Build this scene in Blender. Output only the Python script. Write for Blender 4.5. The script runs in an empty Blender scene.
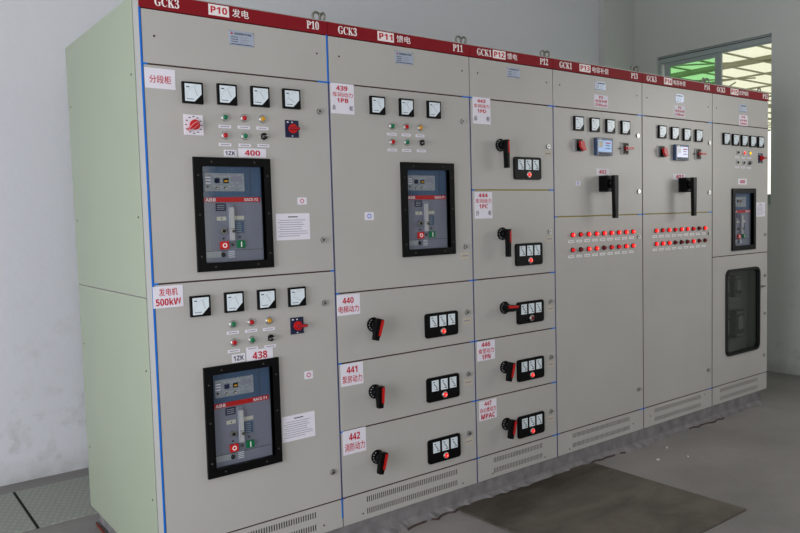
import bpy, bmesh, math, random
from mathutils import Vector, Matrix
random.seed(7)
SC = bpy.context.scene
COL = SC.collection

# ------------------------------------------------------------------ camera
CAM = Vector((-0.91038, -2.70411, 1.35973))
YAW, PITCH, ROLL = math.radians(37.29974), math.radians(-3.77300), math.radians(-1.56267)
FPX = 736.684
fw = Vector((math.sin(YAW)*math.cos(PITCH), math.cos(YAW)*math.cos(PITCH), math.sin(PITCH)))
rt = Vector((math.cos(YAW), -math.sin(YAW), 0)); up = rt.cross(fw)
rt, up = math.cos(ROLL)*rt + math.sin(ROLL)*up, -math.sin(ROLL)*rt + math.cos(ROLL)*up
cd = bpy.data.cameras.new('camera'); cam = bpy.data.objects.new('camera', cd); COL.objects.link(cam)
cd.sensor_width = 36; cd.lens = FPX*36/800; cd.clip_start = .05; cd.clip_end = 200
M = Matrix((rt, up, -fw)).transposed().to_4x4(); M.translation = CAM; cam.matrix_world = M
SC.camera = cam

def at(px, py, Y=0.0):
    """point of the vertical plane y=Y seen at a pixel of the photograph"""
    d = rt*(px-400)/FPX - up*(py-266.5)/FPX + fw
    return CAM + d*((Y-CAM.y)/d.y)

# --------------------------------------------------------------- materials
def new_mat(name):
    m = bpy.data.materials.new(name); m.use_nodes = True
    m.node_tree.nodes['Principled BSDF'].inputs['Specular IOR Level'].default_value = .3
    return m, m.node_tree, m.node_tree.nodes['Principled BSDF']
def lin(c):
    return tuple(((v/255)/12.92 if v/255 <= .04045 else ((v/255+.055)/1.055)**2.4) for v in c)+(1,)
def simple(name, rgb, rough=.5, metal=0, emit=0, noise=0, nscale=30, bump=0, bscale=200, coat=0):
    m, t, b = new_mat(name); c = lin(rgb)
    b.inputs['Base Color'].default_value = c
    b.inputs['Roughness'].default_value = rough; b.inputs['Metallic'].default_value = metal
    if coat: b.inputs['Coat Weight'].default_value = coat
    if emit:
        b.inputs['Emission Color'].default_value = c; b.inputs['Emission Strength'].default_value = emit
    tc = t.nodes.new('ShaderNodeTexCoord')
    if noise:
        n = t.nodes.new('ShaderNodeTexNoise'); n.inputs['Scale'].default_value = nscale; n.inputs['Detail'].default_value = 5
        r = t.nodes.new('ShaderNodeMapRange'); r.inputs[1].default_value = .3; r.inputs[2].default_value = .7
        r.inputs[3].default_value = 1-noise; r.inputs[4].default_value = 1+noise
        mx = t.nodes.new('ShaderNodeVectorMath'); mx.operation = 'SCALE'; mx.inputs[0].default_value = c[:3]
        t.links.new(tc.outputs['Object'], n.inputs['Vector']); t.links.new(n.outputs['Fac'], r.inputs[0])
        t.links.new(r.outputs[0], mx.inputs['Scale']); t.links.new(mx.outputs[0], b.inputs['Base Color'])
    if bump:
        n = t.nodes.new('ShaderNodeTexNoise'); n.inputs['Scale'].default_value = bscale; n.inputs['Detail'].default_value = 3
        bp = t.nodes.new('ShaderNodeBump'); bp.inputs['Strength'].default_value = bump; bp.inputs['Distance'].default_value = .002
        t.links.new(tc.outputs['Object'], n.inputs['Vector']); t.links.new(n.outputs['Fac'], bp.inputs['Height'])
        t.links.new(bp.outputs[0], b.inputs['Normal'])
    return m

MT = {}
MT['paint'] = simple('beige_grey_paint', (180,177,174), .37, noise=.03, nscale=2.5, bump=.12, bscale=350)
MT['paint_side'] = simple('pale_green_grey_paint', (155,164,146), .5, noise=.02, nscale=3, bump=.1, bscale=350)
MT['post'] = simple('post_paint', (170,169,168), .5)
MT['red_band'] = simple('crimson_band', (130,4,22), .7)
MT['blue'] = simple('blue_film', (12,108,208), .4)
MT['dusk_blue'] = simple('dark_blue_film', (62,66,120), .5)
MT['gasket'] = simple('brown_gasket', (70,52,48), .8)
MT['yellow_gasket'] = simple('yellow_gasket', (150,135,60), .7)
MT['dark'] = simple('dark_void', (30,30,30), .9)
MT['dim'] = simple('inner_metal', (74,70,62), .8)
MT['black'] = simple('black_plastic', (6,6,8), .45)
MT['black'].node_tree.nodes['Principled BSDF'].inputs['Specular IOR Level'].default_value = .15
MT['blackm'] = simple('matt_black_plastic', (9,9,11), .6)
MT['white'] = simple('white_plastic', (236,236,238), .4)
MT['paper'] = simple('paper', (228,224,236), .7)
MT['paper_warm'] = simple('cream_sticker', (196,184,166), .7)
MT['face'] = simple('meter_dial', (222,232,240), .25)
MT['ink'] = simple('ink', (70,72,84), .7)
MT['faint'] = simple('faint_ink', (150,150,162), .7)
MT['redtxt'] = simple('red_lettering', (190,20,48), .6)
MT['whitetxt'] = simple('white_lettering', (240,232,232), .5)
MT['red'] = simple('red_plastic', (196,24,24), .35)
MT['darkred'] = simple('dull_red_plastic', (120,24,26), .3)
MT['redlens'] = simple('red_lens', (178,18,28), .2, coat=.5)
MT['greenlens'] = simple('green_lens', (10,112,72), .2, coat=.5)
MT['yellowlens'] = simple('amber_lens', (200,145,30), .2, coat=.5)
MT['darkgreenlens'] = simple('dark_green_lens', (22,56,48), .25)
MT['lit_red'] = simple('lit_red_lens', (255,22,26), .3, emit=1.0)
MT['lit_soft'] = simple('softly_lit_red_lens', (205,16,24), .3, emit=.45)
MT['lit_core'] = simple('lit_core', (255,150,130), .3, emit=1.1)
MT['lit_yellow'] = simple('lit_amber_lens', (255,200,30), .3, emit=.9)
MT['chrome'] = simple('chrome', (205,205,205), .35, metal=1)
MT['steel'] = simple('zinc_steel', (140,138,130), .4, metal=.8)
MT['brk_grey'] = simple('breaker_grey', (134,134,146), .45)
MT['brk_blue'] = simple('breaker_blue_grey', (74,96,124), .4)
MT['brk_panel'] = simple('trip_unit_grey', (146,150,154), .5, noise=.35, nscale=260)
MT['navy'] = simple('navy_plate', (30,36,66), .5)
MT['cream'] = simple('cream_plate', (214,208,190), .6)
MT['green'] = simple('green_button', (8,104,66), .4)
MT['screen'] = simple('controller_screen', (120,160,215), .2, emit=.25)
MT['screen_pale'] = simple('pale_screen', (200,205,235), .2, emit=.3)
MT['blueframe'] = simple('blue_grey_bezel', (58,74,104), .35)
MT['silver_plate'] = simple('silver_rating_plate', (176,186,206), .35, metal=.3)
MT['light_grey'] = simple('light_grey_plastic', (166,168,170), .5)
MT['gearplate'] = simple('gear_plate', (176,178,172), .6)
MT['geardark'] = simple('gear_dark', (92,94,92), .5)
MT['copper'] = simple('copper_bar', (150,100,70), .4, metal=.8)
MT['rust'] = simple('rust_cable', (110,48,34), .7)
MT['frame_al'] = simple('window_aluminium', (168,178,178), .5)
MT['ceiling'] = simple('ceiling_paint', (205,205,200), .9)
MT['truss'] = simple('truss_steel', (140,140,118), .7)
MT['ground_out'] = simple('yard_concrete', (200,198,190), .9)
MT['chip'] = simple('plaster_chip', (200,198,190), .9)

def glass(name, tint, alpha, rough=.02, spec=True):
    m = bpy.data.materials.new(name); m.use_nodes = True; t = m.node_tree; t.nodes.clear()
    o = t.nodes.new('ShaderNodeOutputMaterial'); tr = t.nodes.new('ShaderNodeBsdfTransparent')
    gl = t.nodes.new('ShaderNodeBsdfGlossy'); mx = t.nodes.new('ShaderNodeMixShader')
    tr.inputs[0].default_value = lin(tint); gl.inputs['Roughness'].default_value = rough
    mx.inputs[0].default_value = alpha
    t.links.new(tr.outputs[0], mx.inputs[1]); t.links.new(gl.outputs[0], mx.inputs[2]); t.links.new(mx.outputs[0], o.inputs[0])
    return m
MT['glass'] = glass('clear_pane', (246,248,250), .025)
MT['glass_dark'] = glass('smoked_pane', (212,214,212), .07, .15)
MT['glass_win'] = glass('window_pane', (250,250,246), .03)
MT['glass_green'] = glass('green_film_pane', (200,238,204), .03)

def translucent(name, rgb):
    m = bpy.data.materials.new(name); m.use_nodes = True; t = m.node_tree; t.nodes.clear()
    o = t.nodes.new('ShaderNodeOutputMaterial'); a = t.nodes.new('ShaderNodeBsdfTranslucent'); b = t.nodes.new('ShaderNodeBsdfDiffuse')
    mx = t.nodes.new('ShaderNodeMixShader'); mx.inputs[0].default_value = .25
    a.inputs[0].default_value = lin(rgb); b.inputs[0].default_value = lin(rgb)
    t.links.new(a.outputs[0], mx.inputs[1]); t.links.new(b.outputs[0], mx.inputs[2]); t.links.new(mx.outputs[0], o.inputs[0])
    return m
MT['roof_sheet'] = translucent('cream_roof_sheet', (250,251,242))

def wall_mat(name, rgb, stain, zlo, zhi, amount):
    m, t, b = new_mat(name); b.inputs['Roughness'].default_value = .92
    N = t.nodes.new; L = t.links.new
    g = N('ShaderNodeNewGeometry'); sep = N('ShaderNodeSeparateXYZ'); L(g.outputs['Position'], sep.inputs[0])
    n = N('ShaderNodeTexNoise'); n.inputs['Scale'].default_value = 8; n.inputs['Detail'].default_value = 9; n.inputs['Roughness'].default_value = .65
    L(g.outputs['Position'], n.inputs['Vector'])
    h = N('ShaderNodeMapRange'); h.inputs[1].default_value = zlo; h.inputs[2].default_value = zhi; h.inputs[3].default_value = 1; h.inputs[4].default_value = 0
    L(sep.outputs['Z'], h.inputs[0])
    r = N('ShaderNodeMapRange'); r.inputs[1].default_value = .52; r.inputs[2].default_value = .72; L(n.outputs['Fac'], r.inputs[0])
    mu = N('ShaderNodeMath'); mu.operation = 'MULTIPLY'; L(h.outputs[0], mu.inputs[0]); L(r.outputs[0], mu.inputs[1])
    mu2 = N('ShaderNodeMath'); mu2.operation = 'MULTIPLY'; mu2.inputs[1].default_value = amount; L(mu.outputs[0], mu2.inputs[0])
    # grimy foot of the wall
    h2 = N('ShaderNodeMapRange'); h2.inputs[1].default_value = -.1; h2.inputs[2].default_value = .04; h2.inputs[3].default_value = .75; h2.inputs[4].default_value = 0
    L(sep.outputs['Z'], h2.inputs[0])
    mxx = N('ShaderNodeMath'); mxx.operation = 'MAXIMUM'; L(mu2.outputs[0], mxx.inputs[0])
    n2 = N('ShaderNodeTexNoise'); n2.inputs['Scale'].default_value = 14; n2.inputs['Detail'].default_value = 6; L(g.outputs['Position'], n2.inputs['Vector'])
    mu3 = N('ShaderNodeMath'); mu3.operation = 'MULTIPLY'; L(h2.outputs[0], mu3.inputs[0]); L(n2.outputs['Fac'], mu3.inputs[1]); L(mu3.outputs[0], mxx.inputs[1])
    mix = N('ShaderNodeMix'); mix.data_type = 'RGBA'; mix.inputs[6].default_value = lin(rgb); mix.inputs[7].default_value = lin(stain)
    L(mxx.outputs[0], mix.inputs[0]); L(mix.outputs[2], b.inputs['Base Color'])
    bp = N('ShaderNodeBump'); bp.inputs['Strength'].default_value = .25; bp.inputs['Distance'].default_value = .01
    n3 = N('ShaderNodeTexNoise'); n3.inputs['Scale'].default_value = 18; n3.inputs['Detail'].default_value = 6; L(g.outputs['Position'], n3.inputs['Vector'])
    L(n3.outputs['Fac'], bp.inputs['Height']); L(bp.outputs[0], b.inputs['Normal'])
    return m
MT['wall_back'] = wall_mat('whitewash_back', (218,219,226), (136,132,126), -.1, 1.2, .4)
MT['wall_end'] = wall_mat('whitewash_end', (204,206,204), (120,116,110), -.1, 1.0, .4)

def floor_mat():
    m, t, b = new_mat('worn_concrete'); b.inputs['Roughness'].default_value = .6
    N = t.nodes.new; L = t.links.new
    g = N('ShaderNodeNewGeometry')
    a = N('ShaderNodeTexNoise'); a.inputs['Scale'].default_value = 1.3; a.inputs['Detail'].default_value = 9; a.inputs['Roughness'].default_value = .6
    c = N('ShaderNodeTexNoise'); c.inputs['Scale'].default_value = 90; c.inputs['Detail'].default_value = 4
    L(g.outputs['Position'], a.inputs['Vector']); L(g.outputs['Position'], c.inputs['Vector'])
    ad = N('ShaderNodeMath'); ad.operation = 'MULTIPLY_ADD'; ad.inputs[1].default_value = .3; L(c.outputs['Fac'], ad.inputs[0]); L(a.outputs['Fac'], ad.inputs[2])
    cr = N('ShaderNodeValToRGB'); L(ad.outputs[0], cr.inputs[0])
    cr.color_ramp.elements[0].position = .45; cr.color_ramp.elements[0].color = lin((124,121,119))
    cr.color_ramp.elements[1].position = .85; cr.color_ramp.elements[1].color = lin((149,145,143))
    L(cr.outputs[0], b.inputs['Base Color'])
    bp = N('ShaderNodeBump'); bp.inputs['Strength'].default_value = .15; bp.inputs['Distance'].default_value = .004
    L(ad.outputs[0], bp.inputs['Height']); L(bp.outputs[0], b.inputs['Normal'])
    return m
MT['floor'] = floor_mat()
MT['plinth'] = simple('plinth_concrete', (120,117,119), .85, noise=.25, nscale=14, bump=.8, bscale=40)
MT['mortar'] = simple('rough_mortar', (70,58,56), .95, noise=.3, nscale=30, bump=1, bscale=60)

def sheet_mat():
    m, t, b = new_mat('brown_stained_sheet'); b.inputs['Roughness'].default_value = .55
    N = t.nodes.new; L = t.links.new
    g = N('ShaderNodeNewGeometry'); mp = N('ShaderNodeMapping'); mp.inputs['Scale'].default_value = (1, 2.2, 1)
    L(g.outputs['Position'], mp.inputs[0])
    a = N('ShaderNodeTexNoise'); a.inputs['Scale'].default_value = 2.2; a.inputs['Detail'].default_value = 9; a.inputs['Roughness'].default_value = .65; a.inputs['Distortion'].default_value = .5
    L(mp.outputs[0], a.inputs['Vector'])
    sep = N('ShaderNodeSeparateXYZ'); L(g.outputs['Position'], sep.inputs[0])
    # damp stain spreads from the edge that lies against the plinth
    h = N('ShaderNodeMapRange'); h.inputs[1].default_value = -.42; h.inputs[2].default_value = -.05; h.inputs[3].default_value = .0; h.inputs[4].default_value = -.30
    L(sep.outputs['Y'], h.inputs[0])
    ad = N('ShaderNodeMath'); L(a.outputs['Fac'], ad.inputs[0]); L(h.outputs[0], ad.inputs[1])
    cr = N('ShaderNodeValToRGB'); L(ad.outputs[0], cr.inputs[0])
    cr.color_ramp.elements[0].position = .18; cr.color_ramp.elements[0].color = lin((58,52,45))
    cr.color_ramp.elements[1].position = .62; cr.color_ramp.elements[1].color = lin((106,99,91))
    L(cr.outputs[0], b.inputs['Base Color'])
    return m
MT['sheet'] = sheet_mat()

def cover_mat():
    m, t, b = new_mat('chequered_cover'); b.inputs['Roughness'].default_value = .55; b.inputs['Metallic'].default_value = .2
    N = t.nodes.new; L = t.links.new
    g = N('ShaderNodeNewGeometry'); mp = N('ShaderNodeMapping'); mp.inputs['Rotation'].default_value = (0,0,.6); mp.inputs['Scale'].default_value = (36,22,1)
    L(g.outputs['Position'], mp.inputs[0])
    v = N('ShaderNodeTexVoronoi'); v.inputs['Scale'].default_value = 1; v.inputs['Randomness'].default_value = .1; L(mp.outputs[0], v.inputs['Vector'])
    cr = N('ShaderNodeValToRGB'); L(v.outputs['Distance'], cr.inputs[0])
    cr.color_ramp.elements[0].position = .15; cr.color_ramp.elements[0].color = lin((166,168,160))
    cr.color_ramp.elements[1].position = .45; cr.color_ramp.elements[1].color = lin((150,153,146))
    L(cr.outputs[0], b.inputs['Base Color'])
    bp = N('ShaderNodeBump'); bp.inputs['Strength'].default_value = .3; bp.inputs['Distance'].default_value = .003; bp.invert = True
    L(v.outputs['Distance'], bp.inputs['Height']); L(bp.outputs[0], b.inputs['Normal'])
    return m
MT['cover'] = cover_mat()

# ------------------------------------------------------------ mesh builder
_txt = {}
def styled(s, serif):
    """bold upright letterforms with or without serifs"""
    out = ''; up_, lo, dg = (0x1D400, 0x1D41A, 0x1D7CE) if serif else (0x1D5D4, 0x1D5EE, 0x1D7EC)
    for ch in s:
        o = ord(ch)
        out += chr(up_+o-65) if 65 <= o <= 90 else chr(lo+o-97) if 97 <= o <= 122 else chr(dg+o-48) if 48 <= o <= 57 else ch
    return out
def text_mesh(s, bold):
    if not any(ord(ch) > 0x2fff or ch == '▲' for ch in s): s = styled(s, bold < 0); bold = 0.0 if bold < 0 else bold*.25
    if any(ord(ch) > 0x2fff for ch in s): bold = 0.004
    k = (s, bold)
    if k not in _txt:
        c = bpy.data.curves.new('t', 'FONT'); c.body = s; c.size = 1; c.offset = bold; c.resolution_u = 3
        c.extrude = .01
        o = bpy.data.objects.new('t', c); COL.objects.link(o)
        dg = bpy.context.evaluated_depsgraph_get(); dg.update()
        me = bpy.data.meshes.new_from_object(o.evaluated_get(dg)); bpy.data.objects.remove(o)
        _txt[k] = me
    return _txt[k]

class MB:
    def __init__(s, y=0):
        s.bm = bmesh.new(); s.mats = []
    def mi(s, mat):
        if mat not in s.mats: s.mats.append(mat)
        return s.mats.index(mat)
    def _paint(s, faces, mat, smooth=False):
        i = s.mi(mat)
        for f in faces: f.material_index = i; f.smooth = smooth
    def box(s, x0, x1, y0, y1, z0, z1, mat, bev=0):
        r = bmesh.ops.create_cube(s.bm, size=1); vs = r['verts']
        for v in vs:
            v.co = Vector((x0 if v.co.x < 0 else x1, y0 if v.co.y < 0 else y1, z0 if v.co.z < 0 else z1))
        fs = list({f for v in vs for f in v.link_faces}); s._paint(fs, mat)
        if bev:
            es = list({e for v in vs for e in v.link_edges})
            bmesh.ops.bevel(s.bm, geom=es, offset=bev, segments=2, affect='EDGES', profile=.6)
        return s
    def prism(s, pts, y0, y1, mat, bev=0, axis='y'):
        """polygon in x,z (axis y) extruded from y0 to y1"""
        def P(a, b, c):
            return {'y': (a, c, b), 'x': (c, a, b), 'z': (a, b, c)}[axis]
        v0 = [s.bm.verts.new(P(a, b, y0)) for a, b in pts]; v1 = [s.bm.verts.new(P(a, b, y1)) for a, b in pts]
        n = len(pts); fs = [s.bm.faces.new(v0), s.bm.faces.new(v1[::-1])]
        for i in range(n): fs.append(s.bm.faces.new((v0[i], v1[i], v1[(i+1) % n], v0[(i+1) % n])))
        s._paint(fs, mat); bmesh.ops.recalc_face_normals(s.bm, faces=fs)
        if bev:
            es = list(fs[0].edges)
            bmesh.ops.bevel(s.bm, geom=es, offset=bev, segments=2, affect='EDGES')
        return s
    def disc(s, x, z, y0, y1, r, mat, r2=None, n=20, axis='y'):
        """cylinder / cone along y from y0 (radius r) to y1 (radius r2)"""
        r2 = r if r2 is None else r2; v0 = []; v1 = []
        for i in range(n):
            a = 2*math.pi*i/n; c, d = math.cos(a), math.sin(a)
            v0.append(s.bm.verts.new((x+r*c, y0, z+r*d))); v1.append(s.bm.verts.new((x+r2*c, y1, z+r2*d)))
        fs = []
        for i in range(n):
            f = s.bm.faces.new((v0[i], v1[i], v1[(i+1) % n], v0[(i+1) % n])); f.smooth = True; fs.append(f)
        c0 = s.bm.faces.new(v0); c1 = s.bm.faces.new(v1[::-1]); i = s.mi(mat)
        for f in fs+[c0, c1]: f.material_index = i
        bmesh.ops.recalc_face_normals(s.bm, faces=fs+[c0, c1])
        return s
    def ring(s, x, z, y0, y1, ro, ri, mat, n=24):
        i = s.mi(mat); V = []
        for k in range(n):
            a = 2*math.pi*k/n; c, d = math.cos(a), math.sin(a)
            V.append([s.bm.verts.new(p) for p in ((x+ro*c, y0, z+ro*d), (x+ro*c, y1, z+ro*d), (x+ri*c, y1, z+ri*d), (x+ri*c, y0, z+ri*d))])
        fs = []
        for k in range(n):
            a, b = V[k], V[(k+1) % n]
            for j in range(4): fs.append(s.bm.faces.new((a[j], a[(j+1) % 4], b[(j+1) % 4], b[j])))
        for f in fs: f.material_index = i
        bmesh.ops.recalc_face_normals(s.bm, faces=fs); return s
    def torus(s, c, R, r, mat, ax='x', n=20, m=8, a0=0, a1=2*math.pi):
        i = s.mi(mat); V = []
        full = abs(a1-a0-2*math.pi) < 1e-6
        for k in range(n if full else n+1):
            a = a0+(a1-a0)*k/n; row = []
            for j in range(m):
                b = 2*math.pi*j/m; q = R+r*math.cos(b); h = r*math.sin(b)
                p = (h, q*math.cos(a), q*math.sin(a)) if ax == 'x' else (q*math.cos(a), h, q*math.sin(a))
                row.append(s.bm.verts.new(Vector(c)+Vector(p)))
            V.append(row)
        fs = []
        for k in range(n):
            a, b = V[k], V[(k+1) % len(V)]
            for j in range(m):
                f = s.bm.faces.new((a[j], a[(j+1) % m], b[(j+1) % m], b[j])); f.smooth = True; f.material_index = i; fs.append(f)
        bmesh.ops.recalc_face_normals(s.bm, faces=fs); return s
    def tube(s, pts, r, mat, m=10):
        i = s.mi(mat); V = []; pts = [Vector(p) for p in pts]
        for k, p in enumerate(pts):
            d = (pts[min(k+1, len(pts)-1)]-pts[max(k-1, 0)]).normalized()
            a = d.cross(Vector((0, 0, 1)));  a = a.normalized() if a.length > .01 else Vector((1, 0, 0)); b = d.cross(a)
            V.append([s.bm.verts.new(p+r*(math.cos(t)*a+math.sin(t)*b)) for t in [2*math.pi*j/m for j in range(m)]])
        fs = [s.bm.faces.new(V[0]), s.bm.faces.new(V[-1][::-1])]
        for k in range(len(V)-1):
            for j in range(m):
                f = s.bm.faces.new((V[k][j], V[k][(j+1) % m], V[k+1][(j+1) % m], V[k+1][j])); f.smooth = True; fs.append(f)
        for f in fs: f.material_index = i
        bmesh.ops.recalc_face_normals(s.bm, faces=fs); return s
    def text(s, body, x0, x1, z0, z1, y, mat, bold=.02, keep=False):
        """lettering that fills the rectangle, facing -y"""
        me = text_mesh(body, bold)
        if not me.vertices: return s
        xs = [v.co.x for v in me.vertices]; ys = [v.co.y for v in me.vertices]
        w, h = max(xs)-min(xs), max(ys)-min(ys)
        sx, sz = (x1-x0)/max(w, 1e-6), (z1-z0)/max(h, 1e-6)
        if keep:
            k = min(sx, sz); cx, cz = (x0+x1)/2, (z0+z1)/2; x0, z0 = cx-w*k/2, cz-h*k/2; sx = sz = k
        i = s.mi(mat); vs = [s.bm.verts.new((x0+(v.co.x-min(xs))*sx, y-.0003-v.co.z*.03, z0+(v.co.y-min(ys))*sz)) for v in me.vertices]
        for p in me.polygons:
            try: f = s.bm.faces.new([vs[k] for k in p.vertices]); f.material_index = i
            except ValueError: pass
        return s
    def rot(s, ang, cx=0, cz=0, start=0):
        """turn everything added after vertex `start` about the y axis"""
        s.bm.verts.ensure_lookup_table(); c, d = math.cos(ang), math.sin(ang)
        for v in list(s.bm.verts)[start:]:
            x, z = v.co.x-cx, v.co.z-cz; v.co.x = cx+x*c-z*d; v.co.z = cz+x*d+z*c
        return s
    def mesh(s, name):
        me = bpy.data.meshes.new(name); s.bm.to_mesh(me); s.bm.free()
        for m in s.mats: me.materials.append(MT[m])
        return me

WL = {}
def put(name, me, loc=(0, 0, 0), parent=None, label=None):
    o = bpy.data.objects.new(name, me.mesh(name) if isinstance(me, MB) else me); COL.objects.link(o)
    loc = Vector(loc); WL[o.name] = loc
    if parent is not None:
        o.parent = parent; o.location = loc-WL[parent.name]
    else: o.location = loc
    if label: o['label'] = label
    return o
def thing(name, label, cat, loc=(0, 0, 0), group=None, me=None):
    o = put(name, me, loc); o['label'] = label; o['category'] = cat
    if group: o['group'] = group
    return o
def struct(name, me, loc=(0, 0, 0)):
    o = put(name, me, loc); o['kind'] = 'structure'; return o

def rrect(w, h, r, n=5, cx=0, cz=0):
    p = []
    for sx, sz, a in ((1, 1, 0), (-1, 1, 90), (-1, -1, 180), (1, -1, 270)):
        for k in range(n+1):
            t = math.radians(a+90*k/n); p.append((cx+sx*(w/2-r)+r*math.cos(t), cz+sz*(h/2-r)+r*math.sin(t)))
    return p

# ---------------------------------------------------------- shared devices
CACHE = {}
def cached(key, fn):
    if key not in CACHE: CACHE[key] = fn().mesh(key if isinstance(key, str) else key[0])
    return CACHE[key]

def meter_mb(size=.08, needle=40, big=True):
    b = MB(); h = size/2; d = -.014 if big else -.004
    b.box(-h, h, d, 0, -h, h, 'black', .0015)
    t = h-.0075*size/.08; k = .028*size/.08; q = d-.0006
    b.prism([(-t, -t), (t-k, -t), (t, -t+k), (t, t), (-t, t)], q, d+.001, 'face')
    # scale arc, ticks, needle, lettering around the pivot in the lower right corner
    px, pz = t-k*.45, -t+k*.45
    R = size*.58
    for a in range(95, 178, 9 if big else 20):
        c, s_ = math.cos(math.radians(a)), math.sin(math.radians(a))
        x, z = px+R*c, pz+R*s_
        w = size*.014
        n0 = len(b.bm.verts); b.box(x-w*2, x+w*2, q-.0004, q+.0002, z-w*.45, z+w*.45, 'faint')
        b.rot(math.radians(a), x, z, n0)
    n0 = len(b.bm.verts); b.box(px-R*.95, px-k*.35, q-.0008, q, pz-size*.007, pz+size*.007, 'faint')
    b.rot(-math.radians(needle), px, pz, n0)
    if big:
        b.box(-t+.006, -t+.018, q-.0004, q, t-.014, t-.010, 'ink'); b.box(-t+.006, -t+.034, q-.0004, q, -t+.007, -t+.0105, 'faint')
    return b

def lamp_mb(lens, big=True):
    b = MB(); r = .013 if big else .0095
    b.disc(0, 0, -.004, 0, r*1.25, 'chrome'); b.disc(0, 0, -.007, -.004, r*1.0, 'chrome', r*1.2)
    b.disc(0, 0, -.010, -.007, r*.74, lens, r*.8); b.disc(0, 0, -.013, -.010, r*.5, lens, r*.74)
    if lens == 'lit_red': b.disc(0, 0, -.0136, -.013, r*.3, 'lit_core')
    return b
def led_mb(lens):
    b = MB(); r = .0125
    b.disc(0, 0, -.006, 0, r*1.1, 'blackm'); b.disc(0, 0, -.014, -.006, r*.85, lens, r*.9); b.disc(0, 0, -.018, -.014, r*.6, lens, r*.85)
    if lens == 'lit_red': b.disc(r*-.1, 0, -.0186, -.018, r*.34, 'lit_core')
    return b
def selector_mb():
    b = MB(); b.disc(0, 0, -.005, 0, .016, 'chrome'); b.disc(0, 0, -.011, -.005, .0135, 'blackm')
    n0 = len(b.bm.verts); b.box(-.013, .013, -.024, -.011, -.0035, .0035, 'black', .001); b.box(.0, .012, -.0245, -.024, -.001, .001, 'white'); b.rot(.25, 0, 0, n0)
    return b
def lock_mb():
    b = MB(); b.disc(0, 0, -.003, 0, .0125, 'steel'); b.disc(0, 0, -.008, -.003, .0115, 'chrome', .0095); b.disc(0, 0, -.0086, -.006, .0055, 'dark')
    b.box(-.001, .001, -.0092, -.008, -.0045, .0045, 'chrome'); return b
def screw_mb():
    b = MB(); b.disc(0, 0, -.0015, 0, .0042, 'gasket', .0035); b.box(-.003, .003, -.0018, -.0012, -.0006, .0006, 'dark'); return b
def tag_mb(w=.05, h=.012, mat='paper', line='faint'):
    b = MB(); b.box(-w/2, w/2, -.0012, 0, -h/2, h/2, mat)
    b.box(-w*.36, w*.36, -.0016, -.001, -h*.14, h*.14, line); return b

def drawer_handle_mb(ang, long=False):
    b = MB()
    b.disc(0, 0, -.008, 0, .033, 'black', .031, n=28)
    for k in range(5):
        a = math.radians(120+30*k); b.disc(.024*math.cos(a), .024*math.sin(a), -.0088, -.006, .0028, 'light_grey', n=10)
    b.disc(0, 0, -.034, -.008, .021, 'black', .019, n=24)
    n0 = len(b.bm.verts)
    if long:
        b.prism([(-.012, .024), (.012, .024), (.0115, -.02), (.009, -.118), (-.009, -.118), (-.0115, -.02)], -.060, -.034, 'black', .002)
        b.box(-.001, .0095, -.0615, -.058, -.045, .018, 'red', .0008)
    else:
        b.prism([(-.016, .03), (.016, .03), (.017, -.01), (.011, -.068), (-.011, -.068), (-.017, -.01)], -.060, -.034, 'black', .002)
        b.prism([(.001, .026), (.0165, .026), (.013, -.046), (.001, -.046)], -.063, -.058, 'red', .0008)
    b.rot(math.radians(ang), 0, 0, n0)
    return b

def white_rotary_mb():
    b = MB(); b.box(-.038, .038, -.003, 0, -.038, .038, 'paper', .0008)
    for a in range(0, 360, 30):
        x, z = .031*math.cos(math.radians(a)), .031*math.sin(math.radians(a)); b.box(x-.004, x+.004, -.0036, -.003, z-.0018, z+.0018, 'ink')
    b.disc(0, 0, -.02, -.003, .019, 'red', .017, n=24)
    n0 = len(b.bm.verts); b.prism([(-.006, .012), (.006, .012), (.008, -.01), (.003, -.034), (-.003, -.034), (-.008, -.01)], -.026, -.006, 'red', .001)
    b.rot(math.radians(-52), 0, 0, n0); return b
def black_rotary_mb(lever):
    b = MB(); b.box(-.031, .031, -.004, 0, -.035, .035, 'navy', .001)
    b.box(-.024, -.016, -.0045, -.004, .024, .029, 'paper'); b.box(-.003, .003, -.0045, -.004, -.031, -.027, 'paper'); b.box(-.003, .003, -.0045, -.004, .024, .029, 'paper')
    b.disc(0, 0, -.016, -.004, .019, 'red', .018, n=24)
    if lever: b.box(-.012, .034, -.034, -.016, -.006, .006, 'red', .002); b.disc(0, 0, -.026, -.016, .012, 'red', n=16)
    else: b.box(-.024, .024, -.030, -.016, -.005, .005, 'red', .002)
    return b
def flag_rotary_mb(kind):
    b = MB(); b.box(-.036, .036, -.006, 0, -.036, .036, 'light_grey', .001)
    if kind == 0:
        b.box(-.024, .032, -.012, -.006, -.034, .034, 'black', .001); b.disc(0, 0, -.024, -.012, .013, 'black', n=18)
        b.prism([(-.012, .022), (.014, .022), (.036, -.03), (.014, -.034), (-.014, -.008)], -.038, -.024, 'red', .001)
    else:
        b.box(-.022, .030, -.010, -.006, -.032, .032, 'dim', .001); b.disc(0, 0, -.022, -.010, .016, 'darkred', n=18)
        b.box(-.01, .05, -.036, -.022, -.006, .006, 'red', .001); b.box(-.055, -.03, -.004, 0, -.003, .003, 'dim')
    return b
def big_handle_mb():
    b = MB(); b.box(-.05, .05, -.055, 0, -.046, .046, 'blackm', .004); b.disc(-.01, 0, -.078, -.055, .03, 'black', .026, n=24)
    b.box(-.05, -.046, -.056, -.01, -.04, .04, 'black')
    b.prism([(-.034, .045), (.008, .045), (.008, -.02), (.004, -.2), (-.026, -.2), (-.032, -.02)], -.098, -.076, 'black', .003)
    return b
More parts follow.
